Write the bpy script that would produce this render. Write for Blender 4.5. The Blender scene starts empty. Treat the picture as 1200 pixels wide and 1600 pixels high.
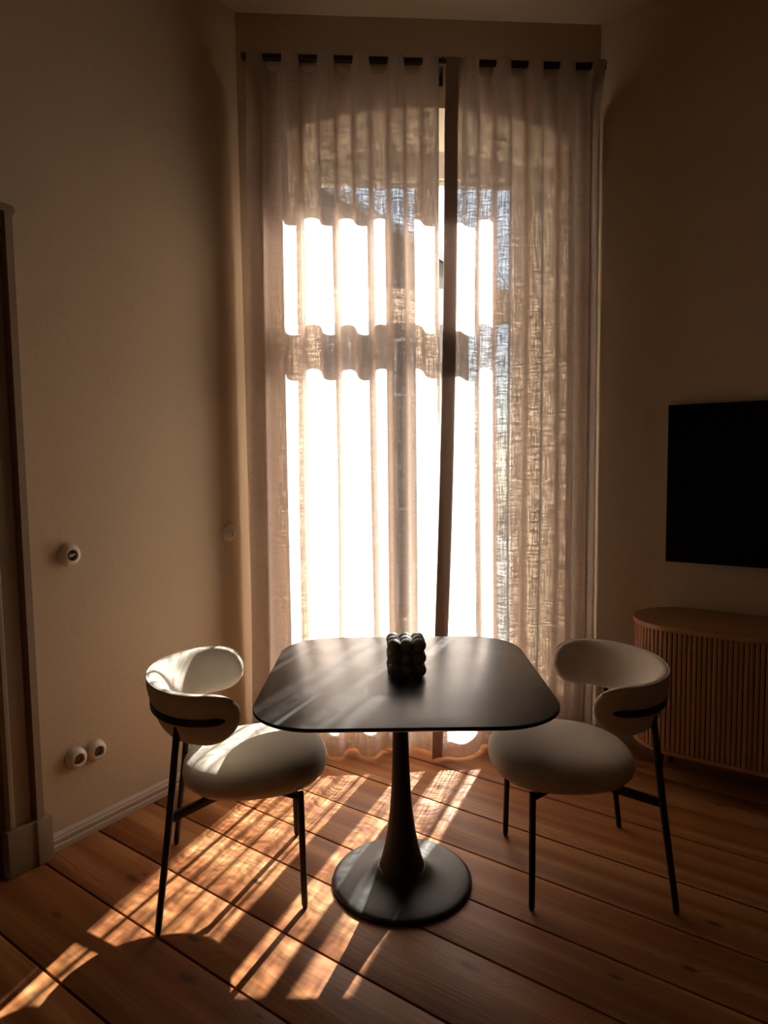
import bpy, bmesh, math, random
from mathutils import Matrix, Vector

C = bpy.context.scene
COL = C.collection
rad = math.radians
random.seed(7)

# ------------------------------------------------------------------ camera
cam_d = bpy.data.cameras.new('camera')
cam = bpy.data.objects.new('camera', cam_d)
COL.objects.link(cam)
C.camera = cam
cam_d.sensor_fit = 'VERTICAL'
cam_d.sensor_height = 36.0
cam_d.lens = 36.0 * 1050.0 / 1600.0
cam_d.clip_start = 0.05
PITCH, ROLL, CAM_H = rad(4.5), rad(0.7), 1.49
fwd = Vector((0, math.cos(PITCH), -math.sin(PITCH)))
rt0 = Vector((1, 0, 0))
up0 = rt0.cross(fwd)
rt = math.cos(ROLL) * rt0 - math.sin(ROLL) * up0
up = math.sin(ROLL) * rt0 + math.cos(ROLL) * up0
m = Matrix((rt, up, -fwd)).transposed().to_4x4()
m.translation = Vector((0, 0, CAM_H))
cam.matrix_world = m

# ------------------------------------------------------------------ sun, sky, exposure
SUN_DIR = Vector((-0.41, -1.0, -0.742))
sun_d = bpy.data.lights.new('sun', 'SUN')
sun_d.energy = 136.0
sun_d.color = (1.0, 0.97, 0.925)
sun_d.angle = rad(0.6)
sun = bpy.data.objects.new('sun', sun_d)
COL.objects.link(sun)
sun.rotation_euler = SUN_DIR.to_track_quat('-Z', 'Y').to_euler()
sun.location = (4, 10, 9)

world = bpy.data.worlds.new('world')
C.world = world
world.use_nodes = True
wn = world.node_tree
wn.nodes.clear()
w_out = wn.nodes.new('ShaderNodeOutputWorld')
w_bg = wn.nodes.new('ShaderNodeBackground')
w_sky = wn.nodes.new('ShaderNodeTexSky')
w_sky.sky_type = 'NISHITA'
w_sky.sun_disc = False
w_sky.sun_elevation = rad(34.5)
w_sky.sun_rotation = math.atan2(0.41, 1.0)
w_sky.dust_density = 0.2
w_sky.ozone_density = 2.0
w_bg.inputs['Strength'].default_value = 0.42
w_hs = wn.nodes.new('ShaderNodeHueSaturation')
w_hs.inputs['Saturation'].default_value = 0.6
wn.links.new(w_sky.outputs[0], w_hs.inputs['Color'])
wn.links.new(w_hs.outputs[0], w_bg.inputs['Color'])
wn.links.new(w_bg.outputs[0], w_out.inputs['Surface'])

C.view_settings.view_transform = 'Standard'
C.view_settings.look = 'None'
C.view_settings.exposure = 0.0
C.view_settings.gamma = 1.0
C.view_settings.use_curve_mapping = False
C.cycles.use_denoising = True
C.cycles.max_bounces = 14
C.cycles.diffuse_bounces = 6
C.cycles.transparent_max_bounces = 24
C.cycles.sample_clamp_indirect = 6.0
C.cycles.caustics_reflective = False
C.cycles.caustics_refractive = False

# ------------------------------------------------------------------ frames of the room
def frame(origin, rotz):
    return Matrix.Translation(Vector(origin)) @ Matrix.Rotation(rotz, 4, 'Z')
AZ_LEFT, AZ_WIN, AZ_RIGHT = 33.7, 86.0, -55.3 + 180.0
F_LEFT = frame((-1.304, 2.467, 0), rad(90 - AZ_LEFT))      # x towards the corner, y out of the room
L_LEN = 1.115
CLp = F_LEFT @ Vector((L_LEN, 0, 0))
F_WIN = frame(CLp, rad(90 - AZ_WIN))                        # x along the window wall, y out of the room
WIN_LEN = 1.80
CRp = F_WIN @ Vector((WIN_LEN, 0, 0))
F_RIGHT = frame(CRp, rad(90 - AZ_RIGHT))                    # x away from the window corner, y out of the room
CEIL = 3.63

# ------------------------------------------------------------------ node helpers
def new_mat(name):
    mt = bpy.data.materials.new(name)
    mt.use_nodes = True
    nt = mt.node_tree
    nt.nodes.clear()
    out = nt.nodes.new('ShaderNodeOutputMaterial')
    return mt, nt, out

def N(nt, t, **kw):
    n = nt.nodes.new('ShaderNode' + t)
    for k, v in kw.items():
        setattr(n, k, v)
    return n

def L(nt, a, b):
    nt.links.new(a, b)

def coords(nt, kind='Object', scale=(1, 1, 1), loc=None):
    tc = N(nt, 'TexCoord')
    mp = N(nt, 'Mapping')
    mp.inputs['Scale'].default_value = scale
    L(nt, tc.outputs[kind], mp.inputs['Vector'])
    return mp.outputs['Vector']

def noise(nt, vec, scale, detail=4.0, rough=0.55, dist=0.0):
    n = N(nt, 'TexNoise')
    n.inputs['Scale'].default_value = scale
    n.inputs['Detail'].default_value = detail
    n.inputs['Roughness'].default_value = rough
    n.inputs['Distortion'].default_value = dist
    L(nt, vec, n.inputs['Vector'])
    return n.outputs['Fac']

def ramp(nt, fac, stops):
    r = N(nt, 'ValToRGB')
    el = r.color_ramp.elements
    while len(el) < len(stops):
        el.new(0.5)
    for e, (p, c) in zip(el, stops):
        e.position = p
        e.color = (*c, 1) if len(c) == 3 else c
    L(nt, fac, r.inputs['Fac'])
    return r.outputs['Color']

def maprange(nt, v, a, b, c, d):
    r = N(nt, 'MapRange')
    for i, x in zip((1, 2, 3, 4), (a, b, c, d)):
        r.inputs[i].default_value = x
    L(nt, v, r.inputs[0])
    return r.outputs[0]

def math_n(nt, op, a, b=None):
    r = N(nt, 'Math', operation=op)
    for i, x in enumerate((a, b)):
        if x is None:
            continue
        if isinstance(x, (int, float)):
            r.inputs[i].default_value = x
        else:
            L(nt, x, r.inputs[i])
    return r.outputs[0]

def mixcol(nt, fac, a, b, mode='MIX'):
    r = N(nt, 'Mix', data_type='RGBA', blend_type=mode)
    for i, x in ((0, fac), (6, a), (7, b)):
        if isinstance(x, (int, float)):
            r.inputs[i].default_value = x
        elif isinstance(x, tuple):
            r.inputs[i].default_value = (*x, 1)
        else:
            L(nt, x, r.inputs[i])
    return r.outputs[2]

def bump(nt, h, strength, dist=0.01):
    b = N(nt, 'Bump')
    b.inputs['Strength'].default_value = strength
    b.inputs['Distance'].default_value = dist
    L(nt, h, b.inputs['Height'])
    return b.outputs['Normal']

def principled(nt, out, color, rough=0.5, spec=0.5, metal=0.0, normal=None, sheen=0.0):
    p = N(nt, 'BsdfPrincipled')
    for key, x in (('Base Color', color), ('Roughness', rough)):
        if isinstance(x, tuple):
            p.inputs[key].default_value = (*x, 1)
        elif isinstance(x, (int, float)):
            p.inputs[key].default_value = x
        else:
            L(nt, x, p.inputs[key])
    p.inputs['Specular IOR Level'].default_value = spec
    p.inputs['Metallic'].default_value = metal
    p.inputs['Sheen Weight'].default_value = sheen
    if normal is not None:
        L(nt, normal, p.inputs['Normal'])
    L(nt, p.outputs[0], out.inputs['Surface'])
    return p

# ------------------------------------------------------------------ materials
def mat_plaster(name, c1, c2):
    mt, nt, out = new_mat(name)
    v = coords(nt)
    n1 = noise(nt, v, 1.6, 5)
    n2 = noise(nt, v, 55, 4, 0.6)
    n3 = noise(nt, v, 9, 3)
    col = mixcol(nt, n1, c1, c2)
    h = math_n(nt, 'ADD', n2, math_n(nt, 'MULTIPLY', n3, 1.5))
    principled(nt, out, col, 0.9, 0.15, normal=bump(nt, h, 0.35, 0.004))
    return mt

def mat_paint(name, c, rough=0.45, spec=0.35):
    mt, nt, out = new_mat(name)
    v = coords(nt)
    n1 = noise(nt, v, 12, 4)
    n2 = noise(nt, v, 90, 2)
    col = mixcol(nt, n1, tuple(x * 0.93 for x in c), tuple(min(1, x * 1.05) for x in c))
    principled(nt, out, col, rough, spec, normal=bump(nt, n2, 0.06, 0.002))
    return mt

def mat_boards():
    mt, nt, out = new_mat('pine boards')
    tc = N(nt, 'TexCoord')
    oi = N(nt, 'ObjectInfo')
    shift = N(nt, 'CombineXYZ')
    L(nt, math_n(nt, 'MULTIPLY', oi.outputs['Random'], 37.0), shift.inputs[0])
    L(nt, math_n(nt, 'MULTIPLY', oi.outputs['Random'], 11.0), shift.inputs[1])
    add = N(nt, 'VectorMath', operation='ADD')
    L(nt, tc.outputs['Object'], add.inputs[0])
    L(nt, shift.outputs[0], add.inputs[1])
    base = add.outputs[0]
    def mp(sc):
        q = N(nt, 'Mapping')
        q.inputs['Scale'].default_value = sc
        L(nt, base, q.inputs['Vector'])
        return q.outputs['Vector']
    # knots: cells stretched along the board
    vo = N(nt, 'TexVoronoi')
    vo.voronoi_dimensions = '2D'
    vo.inputs['Scale'].default_value = 1.0
    L(nt, mp((2.3, 5.2, 1)), vo.inputs['Vector'])
    kd = vo.outputs['Distance']
    sk = N(nt, 'SeparateColor')
    L(nt, vo.outputs['Color'], sk.inputs[0])
    has = maprange(nt, sk.outputs[0], 0.42, 0.46, 0.0, 1.0)
    size = maprange(nt, sk.outputs[1], 0, 1, 0.35, 1.0)
    kn = math_n(nt, 'DIVIDE', kd, size)
    knot = math_n(nt, 'MULTIPLY', maprange(nt, kn, 0.035, 0.12, 1.0, 0.0), has)
    halo = math_n(nt, 'MULTIPLY', maprange(nt, kd, 0.05, 0.38, 1.0, 0.0), has)
    # growth rings bending around the knots
    warp = noise(nt, mp((0.9, 3.5, 1)), 1.3, 3, 0.5)
    sep = N(nt, 'SeparateXYZ')
    L(nt, base, sep.inputs[0])
    y = math_n(nt, 'ADD', sep.outputs[1], math_n(nt, 'MULTIPLY', warp, 0.22))
    y = math_n(nt, 'ADD', y, math_n(nt, 'MULTIPLY', halo, 0.05))
    rings = math_n(nt, 'SINE', math_n(nt, 'MULTIPLY', y, 300.0))
    rings = maprange(nt, rings, -1, 1, 0, 1)
    rmask = noise(nt, mp((1.2, 5, 1)), 1.0, 2)
    fine = noise(nt, mp((2.5, 110, 1)), 1.0, 5, 0.65)
    band = noise(nt, mp((0.25, 9, 1)), 1.0, 2, 0.5)
    blot = noise(nt, mp((1.5, 2.2, 1)), 1.4, 3)
    col = ramp(nt, band, [(0.38, (0.195, 0.066, 0.021)), (0.5, (0.30, 0.118, 0.040)), (0.62, (0.43, 0.205, 0.082))])
    col = mixcol(nt, math_n(nt, 'MULTIPLY', maprange(nt, rings, 0.45, 1, 0, 1), maprange(nt, rmask, 0.4, 0.7, 0.0, 0.5)), col, (0.17, 0.054, 0.017))
    col = mixcol(nt, maprange(nt, fine, 0.35, 0.75, 0.0, 0.45), col, (0.20, 0.068, 0.022))
    col = mixcol(nt, maprange(nt, blot, 0.5, 0.8, 0.0, 0.35), col, (0.20, 0.07, 0.024))
    col = mixcol(nt, math_n(nt, 'MULTIPLY', halo, 0.35), col, (0.24, 0.08, 0.027))
    col = mixcol(nt, math_n(nt, 'MULTIPLY', knot, 0.85), col, (0.060, 0.022, 0.010))
    br = N(nt, 'HueSaturation')
    L(nt, maprange(nt, oi.outputs['Random'], 0, 1, 0.85, 1.15), br.inputs['Value'])
    L(nt, col, br.inputs['Color'])
    h = math_n(nt, 'ADD', fine, math_n(nt, 'MULTIPLY', rings, 0.3))
    principled(nt, out, br.outputs[0], maprange(nt, fine, 0.3, 0.8, 0.40, 0.60), 0.2, normal=bump(nt, h, 0.25, 0.002))
    return mt

def mat_curtain():
    mt, nt, out = new_mat('linen curtain')
    tc = N(nt, 'TexCoord')
    def mp(sc, loc=(0, 0, 0)):
        q = N(nt, 'Mapping')
        q.inputs['Scale'].default_value = sc
        q.inputs['Location'].default_value = loc
        L(nt, tc.outputs['UV'], q.inputs['Vector'])
        return q.outputs['Vector']
    weft = noise(nt, mp((13, 125, 1)), 1.0, 3, 0.65, 0.4)          # slubs running across
    warp = noise(nt, mp((150, 8, 1), (3, 7, 0)), 1.0, 3, 0.65, 0.3)
    slub = noise(nt, mp((9, 70, 1), (1, 5, 0)), 1.0, 2, 0.5, 0.5)
    a = maprange(nt, weft, 0.38, 0.62, 0, 1)
    b = maprange(nt, warp, 0.38, 0.62, 0, 1)
    s = maprange(nt, slub, 0.4, 0.65, 0.75, 1.1)
    open_ = math_n(nt, 'MULTIPLY', math_n(nt, 'MULTIPLY', math_n(nt, 'ADD', a, 0.18), math_n(nt, 'ADD', b, 0.22)), s)
    # thin cloth: the open share shrinks as the cloth turns edge-on
    geo = N(nt, 'NewGeometry')
    dot = N(nt, 'VectorMath', operation='DOT_PRODUCT')
    L(nt, geo.outputs['Normal'], dot.inputs[0])
    L(nt, geo.outputs['Incoming'], dot.inputs[1])
    cosv = math_n(nt, 'ABSOLUTE', dot.outputs['Value'])
    face = maprange(nt, cosv, 0.38, 0.86, 0.0, 1.0)
    fac = math_n(nt, 'MULTIPLY', math_n(nt, 'MULTIPLY', open_, face), 0.33)
    fac = math_n(nt, 'MINIMUM', fac, 0.8)
    tr = N(nt, 'BsdfTransparent')
    tr.inputs['Color'].default_value = (1, 0.97, 0.93, 1)
    df = N(nt, 'BsdfDiffuse')
    tl = N(nt, 'BsdfTranslucent')
    tone = mixcol(nt, weft, (0.44, 0.355, 0.31), (0.64, 0.54, 0.48))
    L(nt, tone, df.inputs['Color'])
    L(nt, mixcol(nt, math_n(nt, 'MULTIPLY', maprange(nt, weft, 0.36, 0.6, 0.2, 1), maprange(nt, warp, 0.36, 0.6, 0.35, 1)), (0.40, 0.325, 0.285), (0.78, 0.665, 0.60)), tl.inputs['Color'])
    nrm = bump(nt, math_n(nt, 'ADD', a, b), 0.15, 0.002)
    L(nt, nrm, df.inputs['Normal'])
    mx = N(nt, 'MixShader')
    mx.inputs[0].default_value = 0.25
    L(nt, df.outputs[0], mx.inputs[1])
    L(nt, tl.outputs[0], mx.inputs[2])
    mx2 = N(nt, 'MixShader')
    L(nt, fac, mx2.inputs[0])
    L(nt, mx.outputs[0], mx2.inputs[1])
    L(nt, tr.outputs[0], mx2.inputs[2])
    L(nt, mx2.outputs[0], out.inputs['Surface'])
    return mt

def mat_hem():
    mt, nt, out = new_mat('folded linen hem')
    df = N(nt, 'BsdfDiffuse')
    df.inputs['Color'].default_value = (0.42, 0.335, 0.29, 1)
    tl = N(nt, 'BsdfTranslucent')
    tl.inputs['Color'].default_value = (0.62, 0.50, 0.43, 1)
    mx = N(nt, 'MixShader')
    mx.inputs[0].default_value = 0.11
    L(nt, df.outputs[0], mx.inputs[1])
    L(nt, tl.outputs[0], mx.inputs[2])
    L(nt, mx.outputs[0], out.inputs['Surface'])
    return mt

def mat_glass():
    mt, nt, out = new_mat('window glass')
    tr = N(nt, 'BsdfTransparent')
    tr.inputs['Color'].default_value = (0.96, 0.98, 0.97, 1)
    gl = N(nt, 'BsdfGlossy')
    gl.inputs['Roughness'].default_value = 0.02
    fr = N(nt, 'Fresnel')
    fr.inputs['IOR'].default_value = 1.3
    mx = N(nt, 'MixShader')
    L(nt, fr.outputs[0], mx.inputs[0])
    L(nt, tr.outputs[0], mx.inputs[1])
    L(nt, gl.outputs[0], mx.inputs[2])
    L(nt, mx.outputs[0], out.inputs['Surface'])
    return mt

def mat_upholstery():
    mt, nt, out = new_mat('greige upholstery')
    v = coords(nt, 'Object', (1, 1, 1))
    n1 = noise(nt, v, 420, 3, 0.6)
    n2 = noise(nt, v, 14, 4)
    wv = N(nt, 'TexWave', wave_type='BANDS', bands_direction='Y')
    wv.inputs['Scale'].default_value = 130
    wv.inputs['Distortion'].default_value = 3
    wv.inputs['Detail'].default_value = 2
    L(nt, v, wv.inputs['Vector'])
    col = mixcol(nt, n2, (0.49, 0.425, 0.35), (0.57, 0.50, 0.42))
    h = math_n(nt, 'ADD', n1, math_n(nt, 'MULTIPLY', wv.outputs['Fac'], 0.6))
    principled(nt, out, col, 0.85, 0.2, sheen=0.25, normal=bump(nt, h, 0.3, 0.0015))
    return mt

def mat_black_metal(name='black metal', rough=0.5, c=(0.012, 0.012, 0.013)):
    mt, nt, out = new_mat(name)
    v = coords(nt)
    n1 = noise(nt, v, 300, 3)
    principled(nt, out, c, maprange(nt, n1, 0, 1, rough - 0.06, rough + 0.08), 0.35, normal=bump(nt, n1, 0.08, 0.001))
    return mt

def mat_table():
    mt, nt, out = new_mat('matt black tabletop')
    v = coords(nt)
    n1 = noise(nt, coords(nt, 'Object', (5, 40, 5)), 3, 5, 0.65)
    n2 = noise(nt, v, 6, 5, 0.6, 0.8)
    # wiping marks and fine scratches
    scr = noise(nt, coords(nt, 'Object', (2, 24, 1)), 2.2, 6, 0.7, 1.6)
    mark = maprange(nt, scr, 0.60, 0.75, 0.0, 0.5)
    rough = math_n(nt, 'ADD', maprange(nt, n2, 0.3, 0.7, 0.28, 0.34), math_n(nt, 'MULTIPLY', mark, 0.08))
    col = mixcol(nt, math_n(nt, 'MULTIPLY', mark, 0.5), (0.012, 0.012, 0.012), (0.030, 0.029, 0.028))
    principled(nt, out, col, rough, 0.45, normal=bump(nt, n1, 0.05, 0.001))
    return mt

def mat_oak():
    mt, nt, out = new_mat('oiled oak')
    n1 = noise(nt, coords(nt, 'Object', (60, 60, 3)), 1.0, 5, 0.6)
    n2 = noise(nt, coords(nt, 'Object', (6, 6, 1)), 1.0, 3)
    oi = N(nt, 'ObjectInfo')
    col = ramp(nt, n1, [(0.3, (0.21, 0.088, 0.034)), (0.7, (0.34, 0.155, 0.062))])
    col = mixcol(nt, math_n(nt, 'MULTIPLY', n2, 0.4), col, (0.20, 0.08, 0.03))
    br = N(nt, 'HueSaturation')
    L(nt, maprange(nt, oi.outputs['Random'], 0, 1, 0.85, 1.12), br.inputs['Value'])
    L(nt, col, br.inputs['Color'])
    principled(nt, out, br.outputs[0], 0.5, 0.3, normal=bump(nt, n1, 0.12, 0.001))
    return mt

def mat_oak_top():
    mt, nt, out = new_mat('oiled oak top')
    n1 = noise(nt, coords(nt, 'Object', (2.5, 60, 60)), 1.0, 5, 0.6)
    col = ramp(nt, n1, [(0.3, (0.21, 0.088, 0.034)), (0.7, (0.32, 0.145, 0.058))])
    principled(nt, out, col, 0.45, 0.3, normal=bump(nt, n1, 0.1, 0.001))
    return mt

M_WALL = mat_plaster('beige plaster', (0.475, 0.37, 0.255), (0.535, 0.425, 0.298))
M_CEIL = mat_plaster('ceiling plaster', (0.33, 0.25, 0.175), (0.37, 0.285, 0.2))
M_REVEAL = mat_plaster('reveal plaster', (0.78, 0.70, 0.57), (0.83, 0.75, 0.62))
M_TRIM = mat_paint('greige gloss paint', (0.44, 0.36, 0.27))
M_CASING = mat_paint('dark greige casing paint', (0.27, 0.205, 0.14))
M_WFRAME = mat_paint('white window paint', (0.76, 0.71, 0.62))
M_BOARD = mat_boards()
M_SUB = mat_paint('dark subfloor', (0.012, 0.008, 0.006), 0.9, 0.1)
M_CURT = mat_curtain()
M_GLASS = mat_glass()
M_HEM = mat_hem()
M_UPH = mat_upholstery()
M_BLACK = mat_black_metal()
M_TABLE = mat_table()
M_TBASE = mat_black_metal('black powder coat', 0.42, (0.018, 0.018, 0.018))
M_ROD = mat_black_metal('dark bronze rod', 0.4, (0.02, 0.013, 0.009))
M_RING = mat_paint('pale eyelet metal', (0.80, 0.70, 0.58), 0.35, 0.5)
M_OAK = mat_oak()
M_OAKTOP = mat_oak_top()
M_DARKOAK = mat_paint('dark cabinet backing', (0.05, 0.024, 0.011), 0.8, 0.1)  # even dark brown for the body behind the slats
M_PORC = mat_paint('cream porcelain', (0.62, 0.53, 0.44), 0.25, 0.5)
M_PORCD = mat_paint('socket recess brown', (0.10, 0.07, 0.05), 0.4, 0.4)
M_BRASS = mat_paint('pin metal', (0.30, 0.26, 0.2), 0.3, 0.6)
M_SCREEN = mat_paint('switched-off screen', (0.0015, 0.0015, 0.0016), 0.28, 0.12)
M_BEZEL = mat_paint('tv casing', (0.002, 0.002, 0.002), 0.45, 0.15)
M_WAX = mat_paint('dark candle wax', (0.24, 0.225, 0.205), 0.65, 0.3)
M_WICK = mat_paint('wick', (0.25, 0.22, 0.18), 0.9, 0.1)
M_DOOR = mat_paint('door paint', (0.17, 0.125, 0.085))
M_HOUSE = mat_plaster('house render', (0.22, 0.20, 0.18), (0.28, 0.26, 0.23))
M_ROOF = mat_paint('slate roof', (0.06, 0.06, 0.068), 0.6, 0.3)
M_SNOW = mat_paint('pale eaves board', (0.72, 0.72, 0.72), 0.5, 0.3)
M_HGLASS = mat_paint('far window glass', (0.05, 0.06, 0.08), 0.1, 0.5)
M_BARK = mat_paint('pale bark', (0.16, 0.14, 0.12), 0.8, 0.2)
M_LAND = mat_plaster('wintry ground', (0.055, 0.052, 0.045), (0.09, 0.085, 0.072))

# ------------------------------------------------------------------ mesh helpers
class MB:
    def __init__(self):
        self.v, self.f, self.uv = [], [], None
    def add(self, verts, faces):
        o = len(self.v)
        self.v += [tuple(p) for p in verts]
        self.f += [tuple(i + o for i in f) for f in faces]
    def box(self, a, b):
        x0, y0, z0 = a
        x1, y1, z1 = b
        self.add([(x0, y0, z0), (x1, y0, z0), (x1, y1, z0), (x0, y1, z0), (x0, y0, z1), (x1, y0, z1), (x1, y1, z1), (x0, y1, z1)],
                 [(0, 3, 2, 1), (4, 5, 6, 7), (0, 1, 5, 4), (1, 2, 6, 5), (2, 3, 7, 6), (3, 0, 4, 7)])
    def prism(self, poly, z0, z1):
        n = len(poly)
        self.add([(x, y, z0) for x, y in poly] + [(x, y, z1) for x, y in poly],
                 [tuple(range(n - 1, -1, -1)), tuple(range(n, 2 * n))] + [(i, (i + 1) % n, n + (i + 1) % n, n + i) for i in range(n)])
    def extrude_x(self, prof, x0, x1):                      # profile in (y, z)
        n = len(prof)
        self.add([(x0, y, z) for y, z in prof] + [(x1, y, z) for y, z in prof],
                 [tuple(range(n - 1, -1, -1)), tuple(range(n, 2 * n))] + [(i, (i + 1) % n, n + (i + 1) % n, n + i) for i in range(n)])
    def extrude_z(self, prof, z0, z1):
        self.prism(prof, z0, z1)
    def lathe(self, prof, seg=48, axis='Z', c=(0, 0, 0), flip=False):
        rows = []
        verts = []
        for r, h in prof:
            row = []
            for k in range(seg):
                a = 2 * math.pi * k / seg
                p = (r * math.cos(a), r * math.sin(a), h) if axis == 'Z' else (r * math.cos(a), -h, r * math.sin(a))
                row.append(len(verts))
                verts.append((p[0] + c[0], p[1] + c[1], p[2] + c[2]))
            rows.append(row)
        faces = []
        for a, b in zip(rows, rows[1:]):
            for k in range(seg):
                faces.append((a[k], a[(k + 1) % seg], b[(k + 1) % seg], b[k]))
        faces.append(tuple(reversed(rows[0])))
        faces.append(tuple(rows[-1]))
        self.add(verts, faces)
    def tube(self, pts, radii, seg=12, flat=1.0):
        pts = [Vector(p) for p in pts]
        if isinstance(radii, (int, float)):
            radii = [radii] * len(pts)
        verts, faces = [], []
        ref = None
        for i, p in enumerate(pts):
            t = (pts[min(i + 1, len(pts) - 1)] - pts[max(i - 1, 0)]).normalized()
            if ref is None:
                ref = t.orthogonal().normalized() if abs(t.x) > 0.9 else Vector((1, 0, 0))
            u = (ref - t * ref.dot(t)).normalized()
            ref = u
            w = t.cross(u)
            for k in range(seg):
                a = 2 * math.pi * k / seg
                verts.append(p + radii[i] * (math.cos(a) * u * flat + math.sin(a) * w))
        for i in range(len(pts) - 1):
            for k in range(seg):
                a, b = i * seg + k, i * seg + (k + 1) % seg
                faces.append((a, b, b + seg, a + seg))
        faces.append(tuple(range(seg - 1, -1, -1)))
        faces.append(tuple(range((len(pts) - 1) * seg, len(pts) * seg)))
        self.add(verts, faces)
    def bar(self, a, b, w, h):                              # flat bar from a to b
        a, b = Vector(a), Vector(b)
        t = (b - a).normalized()
        s = Vector((0, 0, 1)).cross(t).normalized() * (w / 2)
        u = t.cross(s.normalized()).normalized() * (h / 2)
        vs = [p + i * s + j * u for p in (a, b) for i, j in ((-1, -1), (1, -1), (1, 1), (-1, 1))]
        self.add(vs, [(3, 2, 1, 0), (4, 5, 6, 7), (0, 1, 5, 4), (1, 2, 6, 5), (2, 3, 7, 6), (3, 0, 4, 7)])
    def grid(self, rows, close_u=False, cap=False):
        nu = len(rows[0])
        verts = [p for r in rows for p in r]
        faces = []
        for i in range(len(rows) - 1):
            for k in range(nu if close_u else nu - 1):
                a, b = i * nu + k, i * nu + (k + 1) % nu
                faces.append((a, b, b + nu, a + nu))
        if cap:
            faces.append(tuple(range(nu - 1, -1, -1)))
            faces.append(tuple(range((len(rows) - 1) * nu, len(rows) * nu)))
        self.add(verts, faces)
    def mesh(self, name, mat, smooth=False, angle=None, bevel=0.0):
        me = bpy.data.meshes.new(name)
        me.from_pydata(self.v, [], self.f)
        me.validate()
        bm = bmesh.new()
        bm.from_mesh(me)
        bmesh.ops.recalc_face_normals(bm, faces=bm.faces)
        if bevel:
            es = [e for e in bm.edges if len(e.link_faces) == 2 and e.calc_face_angle(0) > 0.5]
            bmesh.ops.bevel(bm, geom=es, offset=bevel, segments=2, affect='EDGES', profile=0.6)
        bm.to_mesh(me)
        bm.free()
        me.materials.append(mat)
        if smooth or bevel:
            me.shade_smooth()
            if angle is not None or bevel:
                me.set_sharp_from_angle(angle=angle if angle is not None else rad(40))
        return me
    def build(self, name, mat, parent=None, matrix=None, **kw):
        return link(name, self.mesh(name, mat, **kw), parent, matrix)

def link(name, me, parent=None, matrix=None):
    o = bpy.data.objects.new(name, me)
    COL.objects.link(o)
    if parent is not None:
        o.parent = parent
    if matrix is not None:
        if parent is not None:
            o.matrix_basis = matrix
        else:
            o.matrix_world = matrix
    return o

def tag(o, label, category, group=None, kind=None):
    o['label'] = label
    o['category'] = category
    if group:
        o['group'] = group
    if kind:
        o['kind'] = kind
    return o

def thing(name, label, category, matrix, group=None, kind=None):
    o = bpy.data.objects.new(name, None)
    o.empty_display_size = 0.1
    COL.objects.link(o)
    o.matrix_world = matrix
    return tag(o, label, category, group, kind)

def clip_poly(poly, p, n):                                  # keep the side where (x - p) . n <= 0
    out = []
    for i in range(len(poly)):
        a, b = Vector(poly[i]), Vector(poly[(i + 1) % len(poly)])
        da, db = (a - p).dot(n), (b - p).dot(n)
        if da <= 0:
            out.append(a)
        if da * db < 0:
            out.append(a + (b - a) * (da / (da - db)))
    return out

# ------------------------------------------------------------------ room shell
BACK = 4.6                                                  # how far the left wall runs back behind the camera
BLp = F_LEFT @ Vector((-BACK, 0, 0))
R_LEN = 4.4
BRp = F_RIGHT @ Vector((R_LEN, 0, 0))
Dn = (F_RIGHT.to_3x3() @ Vector((1, 0, 0)))
Wd = (F_LEFT.to_3x3() @ Vector((1, 0, 0)))
# fourth corner: from BL along the right wall's direction, from BR back along the left wall's direction
den = Dn.x * (-Wd.y) - Dn.y * (-Wd.x)
dx, dy = (BRp - BLp).x, (BRp - BLp).y
tt = (dx * (-Wd.y) - dy * (-Wd.x)) / den
BCp = BLp + Dn * tt
room_poly = [CLp.xy, BLp.xy, BCp.xy, BRp.xy, CRp.xy]

def out_poly(d):
    c = sum((Vector(p) for p in room_poly), Vector((0, 0))) / 5
    return [Vector(p) + (Vector(p) - c).normalized() * d for p in room_poly]

# floor: dark ground slab and one object for each board
b = MB()
b.prism([tuple(p) for p in out_poly(0.25)], -0.12, -0.024)
floor = b.build('floor', M_SUB)
tag(floor, 'old pine plank floor with dark gaps', 'floor', kind='structure')
BOARD_AZ = AZ_LEFT + 90 + 2.06
F_BOARD = frame((-1.304, 2.467, 0), rad(90 - BOARD_AZ))     # x along the boards, y across towards the window
gaps = [-0.58, -0.316, -0.040, 0.202, 0.468, 0.680, 0.924, 1.176, 1.476, 1.712, 1.955, 2.2, 2.45]
lo = -0.58
while lo > -5.6:
    lo -= random.choice((0.22, 0.245, 0.26, 0.275))
    gaps.insert(0, lo)
inv = F_BOARD.inverted()
loc_poly = [(inv @ Vector((p[0], p[1], 0))).xy for p in out_poly(0.02)]
for g0, g1 in zip(gaps, gaps[1:]):
    poly = clip_poly(loc_poly, Vector((0, g0 + 0.004)), Vector((0, -1)))
    if len(poly) >= 3:
        poly = clip_poly(poly, Vector((0, g1 - 0.004)), Vector((0, 1)))
    if len(poly) < 3:
        continue
    dz = random.uniform(-0.0012, 0.0)
    yc = (g0 + g1) / 2
    bb = MB()
    bb.prism([(p.x, p.y - yc) for p in poly], -0.024, dz)
    o = bb.build('floor_board', M_BOARD, floor, F_BOARD @ Matrix.Translation((0, yc, 0)), bevel=0.0016)

# ceiling
b = MB()
b.prism([tuple(p) for p in out_poly(0.35)], CEIL, CEIL + 0.2)
tag(b.build('ceiling', M_CEIL), 'plain beige plaster ceiling', 'ceiling', kind='structure')

# left wall with a doorway
D0, D1, DH = -1.08, -0.155, 2.28
b = MB()
b.box((-BACK - 0.3, 0, -0.02), (D0, 0.32, CEIL + 0.05))
b.box((D1, 0, -0.02), (L_LEN, 0.32, CEIL + 0.05))
b.box((D0, 0, DH), (D1, 0.32, CEIL + 0.05))
tag(b.build('wall_left', M_WALL, matrix=F_LEFT), 'beige plaster wall with round switches and sockets', 'wall', kind='structure')

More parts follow.
